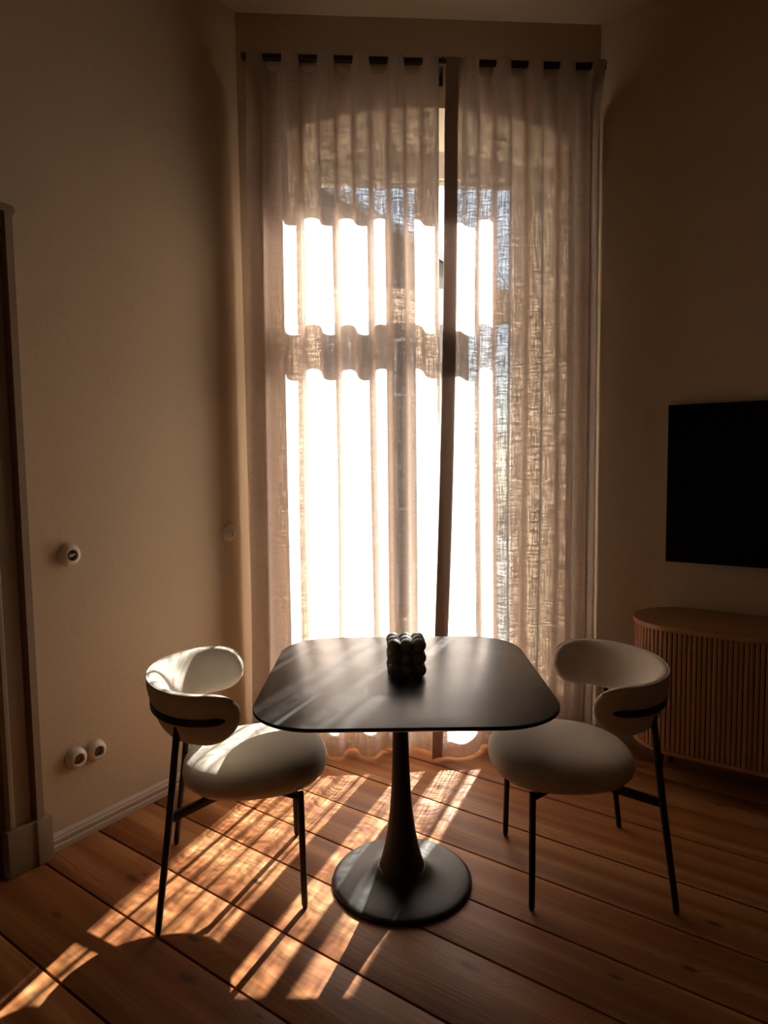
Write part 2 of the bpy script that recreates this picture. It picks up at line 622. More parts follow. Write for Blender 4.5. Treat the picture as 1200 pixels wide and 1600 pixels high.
# right wall and the two walls behind the camera
b = MB()
b.box((0, 0, -0.02), (R_LEN + 0.3, 0.3, CEIL + 0.05))
tag(b.build('wall_right', M_WALL, matrix=F_RIGHT), 'shaded beige wall behind television and sideboard', 'wall', kind='structure')
def plain_wall(name, p, q, label):
    d = (q - p)
    a = math.atan2(d.y, d.x)
    mb = MB()
    mb.box((-0.3, -0.3, -0.02), (d.length + 0.3, 0.0, CEIL + 0.05))
    tag(mb.build(name, M_WALL, matrix=frame(p, a)), label, 'wall', kind='structure')
plain_wall('wall_back', BLp, BCp, 'plain wall behind the viewer')
plain_wall('wall_rear', BCp, BRp, 'plain end wall of the room')

# window wall: arched, splayed opening
def arch_outline(a0, a1, z0, zs, zc, n=20):
    pts = [(a0, z0)]
    for i in range(n + 1):
        t = i / n
        u = 2 * t - 1
        pts.append((a0 + (a1 - a0) * t, zs + (zc - zs) * (1 - u * u)))
    pts.append((a1, z0))
    return pts
O_FRONT = arch_outline(0.235, 1.640, 0.20, 3.09, 3.215)
O_MID = arch_outline(0.315, 1.495, 0.22, 3.02, 3.10)
O_OUT = arch_outline(0.24, 1.70, 0.16, 3.20, 3.30)
B_MID, B_OUT = 0.205, 0.44
def wall_face(mb, outline, bdepth, x0, x1, z0, z1):
    # ring between the outline and a big rectangle
    n = len(outline)
    big = []
    for i, (a, z) in enumerate(outline):
        if i == 0:
            big.append((x0, z0))
        elif i == 1:
            big.append((x0, z))
        elif i == n - 1:
            big.append((x1, z0))
        elif i == n - 2:
            big.append((x1, z))
        else:
            big.append((a, z1))
    vs = [(a, bdepth, z) for a, z in outline] + [(a, bdepth, z) for a, z in big]
    vs += [(x0, bdepth, z1), (x1, bdepth, z1)]
    fs = []
    for i in range(n - 1):
        if i == 1:
            fs.append((1, 2, n + 2, 2 * n, n + 1))
        elif i == n - 3:
            fs.append((n - 3, n - 2, n + n - 2, 2 * n + 1, n + n - 3))
        else:
            fs.append((i, i + 1, n + i + 1, n + i))
    fs.append((0, n - 1, 2 * n - 1, n))
    mb.add(vs, fs)
mw = MB()
wall_face(mw, O_FRONT, 0.0, -0.3, WIN_LEN + 0.3, -0.02, CEIL + 0.05)
wall_face(mw, O_OUT, B_OUT, -0.3, WIN_LEN + 0.3, -0.02, CEIL + 0.05)
# outer edges
x0, x1, z0, z1 = -0.3, WIN_LEN + 0.3, -0.02, CEIL + 0.05
mw.add([(x0, 0, z0), (x1, 0, z0), (x1, 0, z1), (x0, 0, z1), (x0, B_OUT, z0), (x1, B_OUT, z0), (x1, B_OUT, z1), (x0, B_OUT, z1)],
       [(0, 1, 5, 4), (1, 2, 6, 5), (2, 3, 7, 6), (3, 0, 4, 7)])
wwall = mw.build('wall_window', M_WALL, matrix=F_WIN)
tag(wwall, 'beige wall around the tall arched window', 'wall', kind='structure')
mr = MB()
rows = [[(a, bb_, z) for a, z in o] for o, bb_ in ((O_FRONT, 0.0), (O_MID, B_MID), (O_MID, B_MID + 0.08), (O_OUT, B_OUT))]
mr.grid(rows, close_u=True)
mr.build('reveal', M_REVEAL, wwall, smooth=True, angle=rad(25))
# window apron below the opening is part of the wall; a board lies on the reveal
ms = MB()
ms.box((0.25, -0.012, 0.200), (1.625, B_MID, 0.222))
ms.build('window_board', M_WFRAME, wwall, bevel=0.003)

# window
win = thing('window_1', 'tall white casement window behind the curtains', 'window', F_WIN, kind='structure')
FB0, FB1 = 0.205, 0.285
def inset(o, d, dz):
    return arch_outline(o[0][0] + d, o[-1][0] - d, o[0][1] + dz, o[1][1] - d, max(z for a, z in o) - d)
ring_o, ring_i = O_MID, arch_outline(0.345, 1.465, 0.265, 2.954, 2.959)
mf = MB()
rows = [[(a, y, z) for a, z in o] for o, y in ((ring_o, FB0), (ring_i, FB0), (ring_i, FB1), (ring_o, FB1))]
rows.append(rows[0])
mf.grid(rows, close_u=True)
mf.build('frame', M_WFRAME, win)
mp_ = MB()
mp_.box((0.920, FB0 + 0.004, 0.265), (0.976, FB1 - 0.004, 2.954))
mp_.build('mullion', M_WFRAME, win, bevel=0.004)
mt_ = MB()
mt_.box((0.345, FB0 - 0.004, 2.255), (1.465, FB1 + 0.004, 2.350))
mt_.build('transom', M_WFRAME, win, bevel=0.006)
def sash(a0, a1, z0, z1, stile_l, stile_r, rail_b, rail_t):
    s = MB()
    y0, y1 = 0.22, 0.27
    s.box((a0, y0, z0), (a0 + stile_l, y1, z1))
    s.box((a1 - stile_r, y0, z0), (a1, y1, z1))
    s.box((a0 + stile_l, y0, z0), (a1 - stile_r, y1, z0 + rail_b))
    s.box((a0 + stile_l, y0, z1 - rail_t), (a1 - stile_r, y1, z1))
    so = s.build('sash', M_WFRAME, win)
    g = MB()
    g.box((a0 + stile_l - 0.004, 0.243, z0 + rail_b - 0.004), (a1 - stile_r + 0.004, 0.247, z1 - rail_t + 0.004))
    g.build('pane', M_GLASS, so)
sash(0.346, 0.919, 0.266, 2.254, 0.042, 0.030, 0.172, 0.036)
sash(0.977, 1.464, 0.266, 2.254, 0.030, 0.044, 0.172, 0.036)
sash(0.346, 0.919, 2.351, 2.953, 0.042, 0.030, 0.044, 0.022)
sash(0.977, 1.464, 2.351, 2.953, 0.030, 0.044, 0.044, 0.022)
mh = MB()
mh.box((0.940, 0.197, 1.20), (0.956, 0.209, 1.30))
mh.box((0.942, 0.170, 1.215), (0.954, 0.197, 1.229))
mh.box((0.942, 0.160, 1.10), (0.954, 0.172, 1.232))
mh.build('window_handle', M_BRASS, win, bevel=0.002)

# light portal filling the opening (guides daylight sampling, gives no light of its own)
pd = bpy.data.lights.new('window_portal', 'AREA')
pd.shape = 'RECTANGLE'
pd.size, pd.size_y = 1.45, 3.1
pd.cycles.is_portal = True
po = bpy.data.objects.new('window_portal', pd)
COL.objects.link(po)
po.matrix_world = F_WIN @ Matrix.Translation((0.96, 0.46, 1.70)) @ Matrix.Rotation(rad(-90), 4, 'X')

# baseboards
BASE_PROF = [(0, 0), (-0.022, 0), (-0.022, 0.020), (-0.018, 0.026), (-0.018, 0.034), (-0.022, 0.038), (-0.022, 0.046),
             (-0.016, 0.050), (-0.016, 0.055), (-0.012, 0.060), (-0.004, 0.066), (0, 0.066)]
b = MB()
b.extrude_x(BASE_PROF, 0.003, L_LEN - 0.012)
tag(b.build('baseboard_left', M_TRIM, matrix=F_LEFT), 'low grooved beige baseboard under the sockets', 'baseboard', kind='structure')
b = MB()
b.extrude_x(BASE_PROF, 0.02, WIN_LEN - 0.02)
tag(b.build('baseboard_window', M_TRIM, matrix=F_WIN), 'baseboard behind the curtain hems', 'baseboard', kind='structure')
b = MB()
b.extrude_x(BASE_PROF, 0.02, R_LEN)
tag(b.build('baseboard_right', M_TRIM, matrix=F_RIGHT), 'baseboard behind the fluted sideboard', 'baseboard', kind='structure')

# door with moulded casing on the left wall
door = thing('door_1', 'moulded beige door casing at the left edge', 'door', F_LEFT, kind='structure')
def casing_prof(x_in, sgn):                                 # outline in (x, y): from opening side to wall side
    pr = [(0, 0.0), (0, -0.022), (0.012, -0.030), (0.024, -0.030), (0.032, -0.022), (0.086, -0.026), (0.092, -0.016),
          (0.098, -0.016), (0.101, -0.046), (0.127, -0.046), (0.133, -0.036), (0.133, 0.0)]
    return [(x_in + sgn * x, y) for x, y in pr]
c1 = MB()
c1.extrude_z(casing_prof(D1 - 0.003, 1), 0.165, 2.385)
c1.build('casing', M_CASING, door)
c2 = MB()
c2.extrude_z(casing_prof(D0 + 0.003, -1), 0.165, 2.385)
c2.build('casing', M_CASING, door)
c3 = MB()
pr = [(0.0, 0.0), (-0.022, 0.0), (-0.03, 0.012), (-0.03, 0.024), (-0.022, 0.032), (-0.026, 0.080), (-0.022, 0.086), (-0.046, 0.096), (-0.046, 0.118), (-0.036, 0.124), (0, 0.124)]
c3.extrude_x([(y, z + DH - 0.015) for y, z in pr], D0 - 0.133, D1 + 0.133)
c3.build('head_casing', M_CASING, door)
for x0_, x1_ in ((D1 - 0.012, D1 + 0.149), (D0 - 0.149, D0 + 0.012)):
    p1 = MB()
    p1.prism([(x0_, 0), (x0_, -0.048), (x0_ + 0.095, -0.048), (x0_ + 0.103, -0.056), (x1_, -0.056), (x1_, 0)], 0.0, 0.17)
    p1.build('plinth_block', M_CASING, door, bevel=0.003)
jb = MB()
jb.box((D1 - 0.03, 0.0, 0.0), (D1, 0.30, DH))
jb.box((D0, 0.0, 0.0), (D0 + 0.03, 0.30, DH))
jb.box((D0, 0.0, DH - 0.03), (D1, 0.30, DH))
jb.build('jamb', M_DOOR, door)
lf = MB()
lf.box((D0 + 0.032, 0.10, 0.008), (D1 - 0.032, 0.14, DH - 0.032))
leaf = lf.build('door_leaf', M_DOOR, door)
for zz0, zz1 in ((0.18, 0.85), (1.0, 2.08)):
    pn = MB()
    for xa, xb in ((D0 + 0.14, D0 + 0.44), (D1 - 0.44, D1 - 0.14)):
        pn.box((xa, 0.088, zz0), (xb, 0.104, zz1))
    pn.build('door_panel', M_DOOR, leaf, bevel=0.006)
hd = MB()
hd.tube([(D1 - 0.085, 0.10, 1.05), (D1 - 0.085, 0.05, 1.05), (D1 - 0.095, 0.042, 1.05), (D1 - 0.2, 0.042, 1.05)], 0.009)
hd.build('door_handle', M_BRASS, leaf, smooth=True, angle=rad(50))

# ------------------------------------------------------------------ curtains
ROD_Z, ROD_B = 3.346, -0.150
Z_TOP, Z_HEM = 3.357, 0.016
def curtain_panel(name, label, a0, a1, front0, lam, amp, lead_left, seedv):
    """sheet of cloth hung in regular waves; a = position along the rod, front0 = place of one front fold"""
    rnd = random.Random(seedv)
    ph = [rnd.uniform(0, 6.28) for _ in range(8)]
    n_u = int((a1 - a0) / lam * 36)
    n_v = 56
    def point(a, z):
        down = (Z_TOP - z) / (Z_TOP - Z_HEM)
        p = 2 * math.pi * (a - front0) / lam
        k = lam / (2 * math.pi)
        amp_l = amp * (1 + 0.16 * math.sin(a * 6.1 + ph[0]) * down + 0.12 * math.sin(a * 13 + ph[1]) * down)
        soft = 0.37 + 0.05 * math.sin(a * 9 + ph[2])
        flat = 1.0
        if lead_left is not None:
            flat = min(1.0, max(0.0, (a - 1.050) / 0.065))
            flat = flat * flat * (3 - 2 * flat)
        x = a + soft * k * math.sin(2 * p) * flat
        y = -amp_l * math.cos(p) * flat
        # gentle drift of the folds on the way down
        x += down * (0.010 * math.sin(a * 7 + ph[3] + z * 0.9) + 0.006 * math.sin(a * 17 + ph[4] + z * 1.7))
        y += down * (0.007 * math.sin(a * 11 + ph[5] + z * 1.3))
        if lead_left is None:
            x -= 0.055 * down * max(0.0, 1 - (a - a0) / 0.22)
            x += 0.055 * max(0.0, down - 0.35) / 0.65 * max(0.0, (a - 0.86) / 0.108)
            y += 0.016 * min(1.0, down / 0.3) * max(0.0, (a - 0.86) / 0.108)
            q = min(1.0, max(0.0, (a0 + 0.075 - a) / 0.075))   # the outer end returns towards the wall
            q = q * q * (3 - 2 * q) * min(1.0, down / 0.05)
            y = y * (1 - 0.6 * q) + 0.098 * q
            x -= 0.012 * q
        low = max(0.0, 1 - z / 0.5)
        x += low * 0.010 * math.sin(a * 23 + ph[6])
        y += low * 0.010 * math.sin(a * 29 + ph[7])
        if lead_left is not None:                           # the loose leading edge leans a little
            e = lead_left(a, z)
            x += e[0]
            y += e[1]
            q = min(1.0, max(0.0, (a - 1.685) / 0.075))      # the outer end returns to the wall
            q = q * q * (3 - 2 * q) * min(1.0, down / 0.05)
            y = y * (1 - 0.85 * q) + 0.140 * q
            x = x + 0.020 * q
        return x, ROD_B + y
    rows, uvs = [], []
    cum = [0.0]
    base = [point(a0 + (a1 - a0) * i / n_u, 2.0) for i in range(n_u + 1)]
    for p, q in zip(base, base[1:]):
        cum.append(cum[-1] + math.hypot(q[0] - p[0], q[1] - p[1]))
    verts, faces = [], []
    for j in range(n_v + 1):
        z = Z_TOP + (Z_HEM - Z_TOP) * j / n_v
        for i in range(n_u + 1):
            x, y = point(a0 + (a1 - a0) * i / n_u, z)
            dip = 0.0
            if j == n_v:
                dip = 0.004 * math.sin(i * 0.21 + ph[1])
            verts.append((x, y, z + dip))
            uvs.append((cum[i] + seedv * 3.7, z))
    nu = n_u + 1
    for j in range(n_v):
        for i in range(n_u):
            a = j * nu + i
            faces.append((a, a + 1, a + nu + 1, a + nu))
    me = bpy.data.meshes.new(name)
    me.from_pydata(verts, [], faces)
    uvl = me.uv_layers.new(name='UVMap')
    for lp in me.loops:
        uvl.data[lp.index].uv = uvs[lp.vertex_index]
    me.materials.append(M_CURT)
    me.shade_smooth()
    o = link(name, me, None, F_WIN)
    tag(o, label, 'curtain', 'linen curtains at the window')
    # folded side hem on the loose leading edge: further layers of the same cloth
    if lead_left is not None:
        cols = [i for i in range(n_u + 1) if a0 + (a1 - a0) * i / n_u <= 1.060]
        nl = len(cols)
        hv, hf, hu = [], [], []
        for layer, off in enumerate((-0.003, 0.003)):
            st = len(hv)
            for j in range(n_v + 1):
                for i in cols:
                    p = verts[j * nu + i]
                    hv.append((p[0], p[1] + off, p[2]))
                    hu.append((uvs[j * nu + i][0] + 2.3 + layer * 1.7, p[2]))
            for j in range(n_v):
                for i in range(nl - 1):
                    a = st + j * nl + i
                    hf.append((a, a + 1, a + nl + 1, a + nl))
        hm = bpy.data.meshes.new('side_hem')
        hm.from_pydata(hv, [], hf)
        ul = hm.uv_layers.new(name='UVMap')
        for lp in hm.loops:
            ul.data[lp.index].uv = hu[lp.vertex_index]
        hm.materials.append(M_HEM)
        hm.shade_smooth()
        link('side_hem', hm, o)
    return o

LAM_L, LAM_R = 0.1635, 0.1540
FRONT_L, FRONT_R = 0.266, 1.114
AMP = 0.044
EYE_L = [FRONT_L + LAM_L * (k - 0.5) for k in range(0, 5)]
EYE_R = [FRONT_R + LAM_R * (k + 0.5) for k in range(0, 4)]
def lead_r(a, z):
    w = max(0.0, min(1.0, 1 - (a - 1.050) / 0.11))
    w = w * w * (3 - 2 * w)
    d = (Z_TOP - z) / Z_TOP
    return (-(0.03 * d + 0.09 * d * d) * w, (0.030 - 0.118 * d - 0.03 * max(0.0, d - 0.5) - 0.055 * max(0.0, 1 - d / 0.1) ** 2) * w)
left_c = curtain_panel('curtain', 'wide beige linen curtain covering the left half of the window', 0.064, 0.968, FRONT_L, LAM_L, AMP, None, 1)
right_c = curtain_panel('curtain', 'narrower beige linen curtain nearest the television', 0.993, 1.762, FRONT_R, LAM_R, AMP, lead_r, 2)
for c_, eyes in ((left_c, EYE_L), (right_c, EYE_R)):
    em = None
    for a in eyes:
        if em is None:
            e = MB()
            prof = [(0.003, -0.003), (0.003, 0.003), (0.031, 0.0035), (0.035, 0.001), (0.035, -0.001), (0.031, -0.0035)]
            seg = 28
            vs, fs = [], []
            for k in range(seg):
                t = 2 * math.pi * k / seg
                for r, h in prof:
                    vs.append((r * math.cos(t), h, r * math.sin(t)))
            np_ = len(prof)
            for k in range(seg):
                for q in range(np_):
                    fs.append((k * np_ + q, k * np_ + (q + 1) % np_, ((k + 1) % seg) * np_ + (q + 1) % np_, ((k + 1) % seg) * np_ + q))
            e.add(vs, fs)
            em = e.mesh('eyelet', M_RING, smooth=True, angle=rad(50))
        link('eyelet', em, c_, Matrix.Translation((a, ROD_B + 0.026, ROD_Z - 0.013)))

rod = thing('curtain_rod', 'dark curtain rod along the top of the window wall', 'curtain rod', F_WIN)
r_ = MB()
r_.tube([(0.056, ROD_B, ROD_Z), (1.750, ROD_B, ROD_Z)], 0.0155, 20)
r_.build('rod', M_ROD, rod, smooth=True, angle=rad(50))
for x in (0.052, 1.754):
    e = MB()
    e.tube([(x - 0.008, ROD_B, ROD_Z), (x + 0.008, ROD_B, ROD_Z)], 0.018, 16)
    e.build('end_cap', M_ROD, rod, smooth=True, angle=rad(50))
for x in (0.10, 0.982, 1.70):
    e = MB()
    e.box((x - 0.007, ROD_B, ROD_Z + 0.0150), (x + 0.007, 0.0, ROD_Z + 0.0235))
    e.box((x - 0.02, -0.006, ROD_Z - 0.03), (x + 0.02, 0.0, ROD_Z + 0.06))
    e.build('bracket', M_ROD, rod)

# ------------------------------------------------------------------ table
table = thing('pedestal_table', 'black rounded square table on a trumpet foot between the chairs', 'table', frame((0.060, 2.280, 0), 0))
def rounded_rect(hx, hy, r, n=14):
    pts = []
    for cx, cy, a0 in ((hx - r, hy - r, 0), (-hx + r, hy - r, 90), (-hx + r, -hy + r, 180), (hx - r, -hy + r, 270)):
        for k in range(n + 1):
            a = rad(a0 + 90 * k / n)
            # slightly squarer than a circle
            e = 0.92
            pts.append((cx + r * math.copysign(abs(math.cos(a)) ** e, math.cos(a)), cy + r * math.copysign(abs(math.sin(a)) ** e, math.sin(a))))
    return pts
rows = []
for d, z in ((0.055, 0.726), (0.012, 0.733), (0.0, 0.7405), (0.0, 0.7465), (0.0015, 0.7492), (0.004, 0.75)):
    rows.append([(x, y, z) for x, y in rounded_rect(0.466 - d, 0.478 - d, 0.215 - d)])
t = MB()
t.grid(rows, close_u=True, cap=True)
t.build('tabletop', M_TABLE, table, smooth=True, angle=rad(30))
t = MB()
t.lathe([(0.0805, 0.052), (0.079, 0.060), (0.071, 0.085), (0.060, 0.13), (0.049, 0.19), (0.040, 0.26), (0.034, 0.34), (0.0298, 0.44), (0.0275, 0.54),
         (0.0265, 0.62), (0.027, 0.68), (0.030, 0.715), (0.034, 0.7275)], 48)
t.build('stem', M_TBASE, table, Matrix.Translation((-0.012, 0, 0)), smooth=True, angle=rad(50))
t = MB()
t.lathe([(0.238, 0.0), (0.245, 0.003), (0.246, 0.009), (0.242, 0.0135), (0.230, 0.0165), (0.20, 0.0200), (0.165, 0.0240), (0.135, 0.029), (0.112, 0.0355),
         (0.096, 0.0435), (0.086, 0.053), (0.080, 0.056)], 96)
t.build('base', M_TBASE, table, Matrix.Translation((-0.012, 0, 0)), smooth=True, angle=rad(60))
t = MB()
t.lathe([(0.09, 0.719), (0.09, 0.7262)], 32)
t.build('mounting_plate', M_TBASE, table, Matrix.Translation((-0.012, 0, 0)), smooth=True, angle=rad(40))

# candle made of stacked bubbles
candle = thing('bubble_candle', 'small dark bubble candle of stacked balls on black table', 'candle', frame((0.070, 2.280, 0.750), rad(2)))
PI_, RB = 0.0425, 0.0240
sp = bmesh.new()
bmesh.ops.create_icosphere(sp, subdivisions=3, radius=RB)
bub_me = bpy.data.meshes.new('bubble')
sp.to_mesh(bub_me)
sp.free()
bub_me.materials.append(M_WAX)
bub_me.shade_smooth()
cb = MB()
cb.box((-PI_ - 0.006, -PI_ - 0.006, 0.008), (PI_ + 0.006, PI_ + 0.006, RB + 2 * PI_ + 0.006))
cb.build('core', M_WAX, candle, bevel=0.004)
for i in range(3):
    for j in range(3):
        for k in range(3):
            if i == j == k == 1 or (i == 1 and j == 1 and k == 0):
                continue
            link('bubble', bub_me, candle, Matrix.Translation(((i - 1) * PI_, (j - 1) * PI_, RB + k * PI_ - 0.0005)))
wk = MB()
wk.tube([(0, 0, RB + 3 * PI_ - 0.022), (0.001, 0, RB + 3 * PI_ - 0.010)], 0.0012, 8)
wk.build('wick', M_WICK, candle)

# ------------------------------------------------------------------ chairs
def arc_xy(al, off=0.0):
    x0, rx, ry = -0.050, 0.178, 0.256
    x, y = x0 - rx * math.cos(al), ry * math.sin(al)
    nx, ny = -math.cos(al) / rx, math.sin(al) / ry
    l = math.hypot(nx, ny)
    return x + off * nx / l, y + off * ny / l, nx / l, ny / l
def back_z(q):
    return 0.690 - 0.006 * abs(q)
AL_MAX = rad(118)
def make_chair(matrix, label):
    ch = thing('dining_chair', label, 'chair', matrix, 'upholstered chairs at the black table')
    # seat
    s = MB()
    prof = [(0.0, 0.378), (0.55, 0.377), (0.80, 0.379), (0.92, 0.388), (0.985, 0.407), (1.0, 0.427), (0.985, 0.449), (0.935, 0.467), (0.84, 0.480), (0.66, 0.488), (0.40, 0.4915), (0.0, 0.493)]
    rows = []
    nseg = 56
    for k, z in prof:
        row = []
        for i in range(nseg):
            a = 2 * math.pi * i / nseg
            e = 2 / 2.35
            cx = math.copysign(abs(math.cos(a)) ** e, math.cos(a))
            cy = math.copysign(abs(math.sin(a)) ** e, math.sin(a))
            kk = max(k, 0.004)
            wid = 0.236 + 0.010 * cx
            row.append((0.082 + 0.252 * cx * kk, wid * cy * kk, z + 0.006 * cx * kk))
        rows.append(row)
    s.grid(rows, close_u=True, cap=True)
    s.build('seat', M_UPH, ch, smooth=True)
    # backrest: a padded band curling round the sitter
    bk = MB()
    rows = []
    nu, nv = 72, 28
    for i in range(nu + 1):
        q = -1 + 2 * i / nu
        q = math.sin(q * math.pi / 2) * 0.35 + q * 0.65
        al = q * AL_MAX
        e = max(0.0, (abs(q) - 0.70) / 0.30)
        tap = math.sqrt(max(0.0, 1 - e ** 2.3))
        tap = max(tap, 0.02)
        hh = (0.088 - 0.004 * abs(q)) * tap
        th = 0.026 * (0.35 + 0.65 * tap) if tap > 0.05 else 0.004
        zc = back_z(q)
        lean = 0.30 * (0.35 + 0.65 * max(0, math.cos(al)))
        row = []
        for j in range(nv):
            t_ = 2 * math.pi * j / nv
            ct, st = math.cos(t_), math.sin(t_)
            pe = 2 / 3.0
            dz = hh * math.copysign(abs(st) ** pe, st)
            dr = th * math.copysign(abs(ct) ** 0.85, ct)
            x, y, nx, ny = arc_xy(al, dr + lean * dz + 0.008)
            row.append((x, y, zc + dz))
        rows.append(row)
    bk.grid(rows, close_u=True, cap=True)
    bko = bk.build('backrest', M_UPH, ch, smooth=True)
    # piping seam along the inside of the rim
    pts = []
    for i in range(61):
        q = -0.93 + 1.86 * i / 60
        al = q * AL_MAX
        e = max(0.0, (abs(q) - 0.70) / 0.30)
        tap = math.sqrt(max(0.0, 1 - e ** 2.3))
        hh = (0.088 - 0.004 * abs(q)) * tap * 0.985
        lean = 0.30 * (0.35 + 0.65 * max(0, math.cos(al)))
        x, y, nx, ny = arc_xy(al, 0.012 + lean * hh + 0.008)
        pts.append((x, y, back_z(q) + hh * 0.985))
    pp = MB()
    pp.tube(pts, 0.0026, 8)
    pp.build('piping', M_UPH, bko, smooth=True, angle=rad(60))
    # metal band outside the backrest
    bd = MB()
    rows = []
    for i in range(49):
        q = -1 + 2 * i / 48
        al = q * rad(101)
        zb = 0.686
        lean = 0.30 * (0.35 + 0.65 * max(0, math.cos(al)))
        r0 = 0.026 + lean * (zb - 0.690) + 0.004
        row = []
        hgt = 0.0115 * min(1.0, (1.0 - abs(q)) / 0.08 + 0.25)
        for dr, dz in ((0, -hgt), (0.010, -hgt), (0.010, hgt), (0, hgt)):
            x, y, nx, ny = arc_xy(al, r0 + dr)
            row.append((x, y, zb + dz))
        rows.append(row)
    bd.grid(rows, close_u=True, cap=True)
    bd.build('back_band', M_BLACK, ch)
    # legs
    for sg in (-1, 1):
        lg = MB()
        lg.tube([(-0.234, sg * 0.258, 0.0), (-0.233, sg * 0.258, 0.014), (-0.192, sg * 0.245, 0.33), (-0.1515, sg * 0.2315, 0.684), (-0.1505, sg * 0.231, 0.697)],
                [0.0075, 0.0105, 0.0115, 0.0115, 0.009], 12)
        lg.build('rear_leg', M_BLACK, ch, smooth=True, angle=rad(50))
        lg = MB()
        lg.tube([(0.232, sg * 0.223, 0.0), (0.231, sg * 0.2225, 0.014), (0.226, sg * 0.205, 0.384), (0.2255, sg * 0.2045, 0.392)], [0.0075, 0.0105, 0.0115, 0.0115], 12)
        lg.build('front_leg', M_BLACK, ch, smooth=True, angle=rad(50))
        br = MB()
        br.bar((-0.190, sg * 0.244, 0.368), (-0.02, sg * 0.105, 0.371), 0.014, 0.028)
        br.build('brace', M_BLACK, ch, bevel=0.002)
        br = MB()
        br.bar((0.224, sg * 0.203, 0.374), (0.10, sg * 0.10, 0.372), 0.022, 0.012)
        br.build('brace', M_BLACK, ch, bevel=0.002)
    pl = MB()
    pl.box((-0.06, -0.13, 0.364), (0.16, 0.13, 0.3775))
    pl.build('seat_plate', M_BLACK, ch, bevel=0.003)
    return ch
make_chair(frame((-0.549, 2.309, 0), rad(10.8)), 'greige upholstered chair in the sun beside the left wall sockets')
make_chair(frame((0.700, 2.335, 0), rad(180.8)), 'greige upholstered chair in shade before the fluted sideboard')

# ------------------------------------------------------------------ sideboard
SB_X0, SB_LEN, SB_DEP = 0.268, 1.80, 0.455
side = thing('sideboard', 'fluted oak sideboard with rounded ends below the television', 'sideboard', F_RIGHT @ Matrix.Translation((SB_X0, -0.008, 0)))
def stadium(ln, dep, d, n=20):
    r = dep / 2 - d
    pts = []
    for k in range(n + 1):
        a = rad(90 + 180 * k / n)
        pts.append((dep / 2 + r * math.cos(a), -dep / 2 + r * math.sin(a)))
    for k in range(n + 1):
        a = rad(-90 + 180 * k / n)
        pts.append((ln - dep / 2 + r * math.cos(a), -dep / 2 + r * math.sin(a)))
    return pts
t = MB()
t.prism(stadium(SB_LEN, SB_DEP, 0.0), 0.722, 0.745)
t.build('top', M_OAKTOP, side, bevel=0.003)
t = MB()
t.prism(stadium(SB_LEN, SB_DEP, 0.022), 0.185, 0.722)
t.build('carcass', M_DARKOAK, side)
t = MB()
t.prism(stadium(SB_LEN, SB_DEP, 0.004), 0.170, 0.186)
t.build('bottom_panel', M_OAKTOP, side, bevel=0.002)
sl = MB()
SW = 0.0088
sl.extrude_z([(-SW, 0.0), (-SW, -0.011), (-SW + 0.003, -0.014), (SW - 0.003, -0.014), (SW, -0.011), (SW, 0.0)], 0.187, 0.721)
slat_me = sl.mesh('slat', M_OAK)
R0 = SB_DEP / 2 - 0.022
straight = SB_LEN - SB_DEP
half = math.pi * R0
pitch = 0.0197
def perim(s):                                               # start at the back of the left end, go round the front
    if s < half:
        a = math.pi / 2 + s / R0
        return SB_DEP / 2 + R0 * math.cos(a), -SB_DEP / 2 + R0 * math.sin(a), a + math.pi / 2
    s -= half
    if s < straight:
        return SB_DEP / 2 + s, -SB_DEP / 2 - R0, 0.0
    s -= straight
    a = -math.pi / 2 + s / R0
    return SB_LEN - SB_DEP / 2 + R0 * math.cos(a), -SB_DEP / 2 + R0 * math.sin(a), a + math.pi / 2
tot = 2 * half + straight
n_sl = int(tot / pitch)
for k in range(n_sl):
    s_ = (k + 0.5) * tot / n_sl
    x, y, a = perim(s_)
    link('slat', slat_me, side, Matrix.Translation((x, y, 0)) @ Matrix.Rotation(a, 4, 'Z'))
for lx in (0.155, SB_LEN - 0.155):
    for ly in (-0.115, -0.345):
        t = MB()
        t.tube([(lx, ly, 0), (lx, ly, 0.17)], [0.011, 0.014], 14)
        t.build('leg', M_BLACK, side, smooth=True, angle=rad(50))

# ------------------------------------------------------------------ television
tv = thing('television', 'switched-off black flat television on the right wall', 'television', F_RIGHT @ Matrix.Translation((0.362, 0, 0.972)))
TW, THH = 1.375, 0.761
t = MB()
t.box((0, -0.050, 0), (TW, -0.018, THH))
t.build('casing', M_BEZEL, tv, bevel=0.003)
t = MB()
t.box((0.006, -0.0515, 0.010), (TW - 0.006, -0.0495, THH - 0.006))
t.build('screen', M_SCREEN, tv)
t = MB()
t.box((TW / 2 - 0.25, -0.020, THH / 2 - 0.2), (TW / 2 + 0.25, 0.0, THH / 2 + 0.2))
t.build('wall_mount', M_BEZEL, tv)

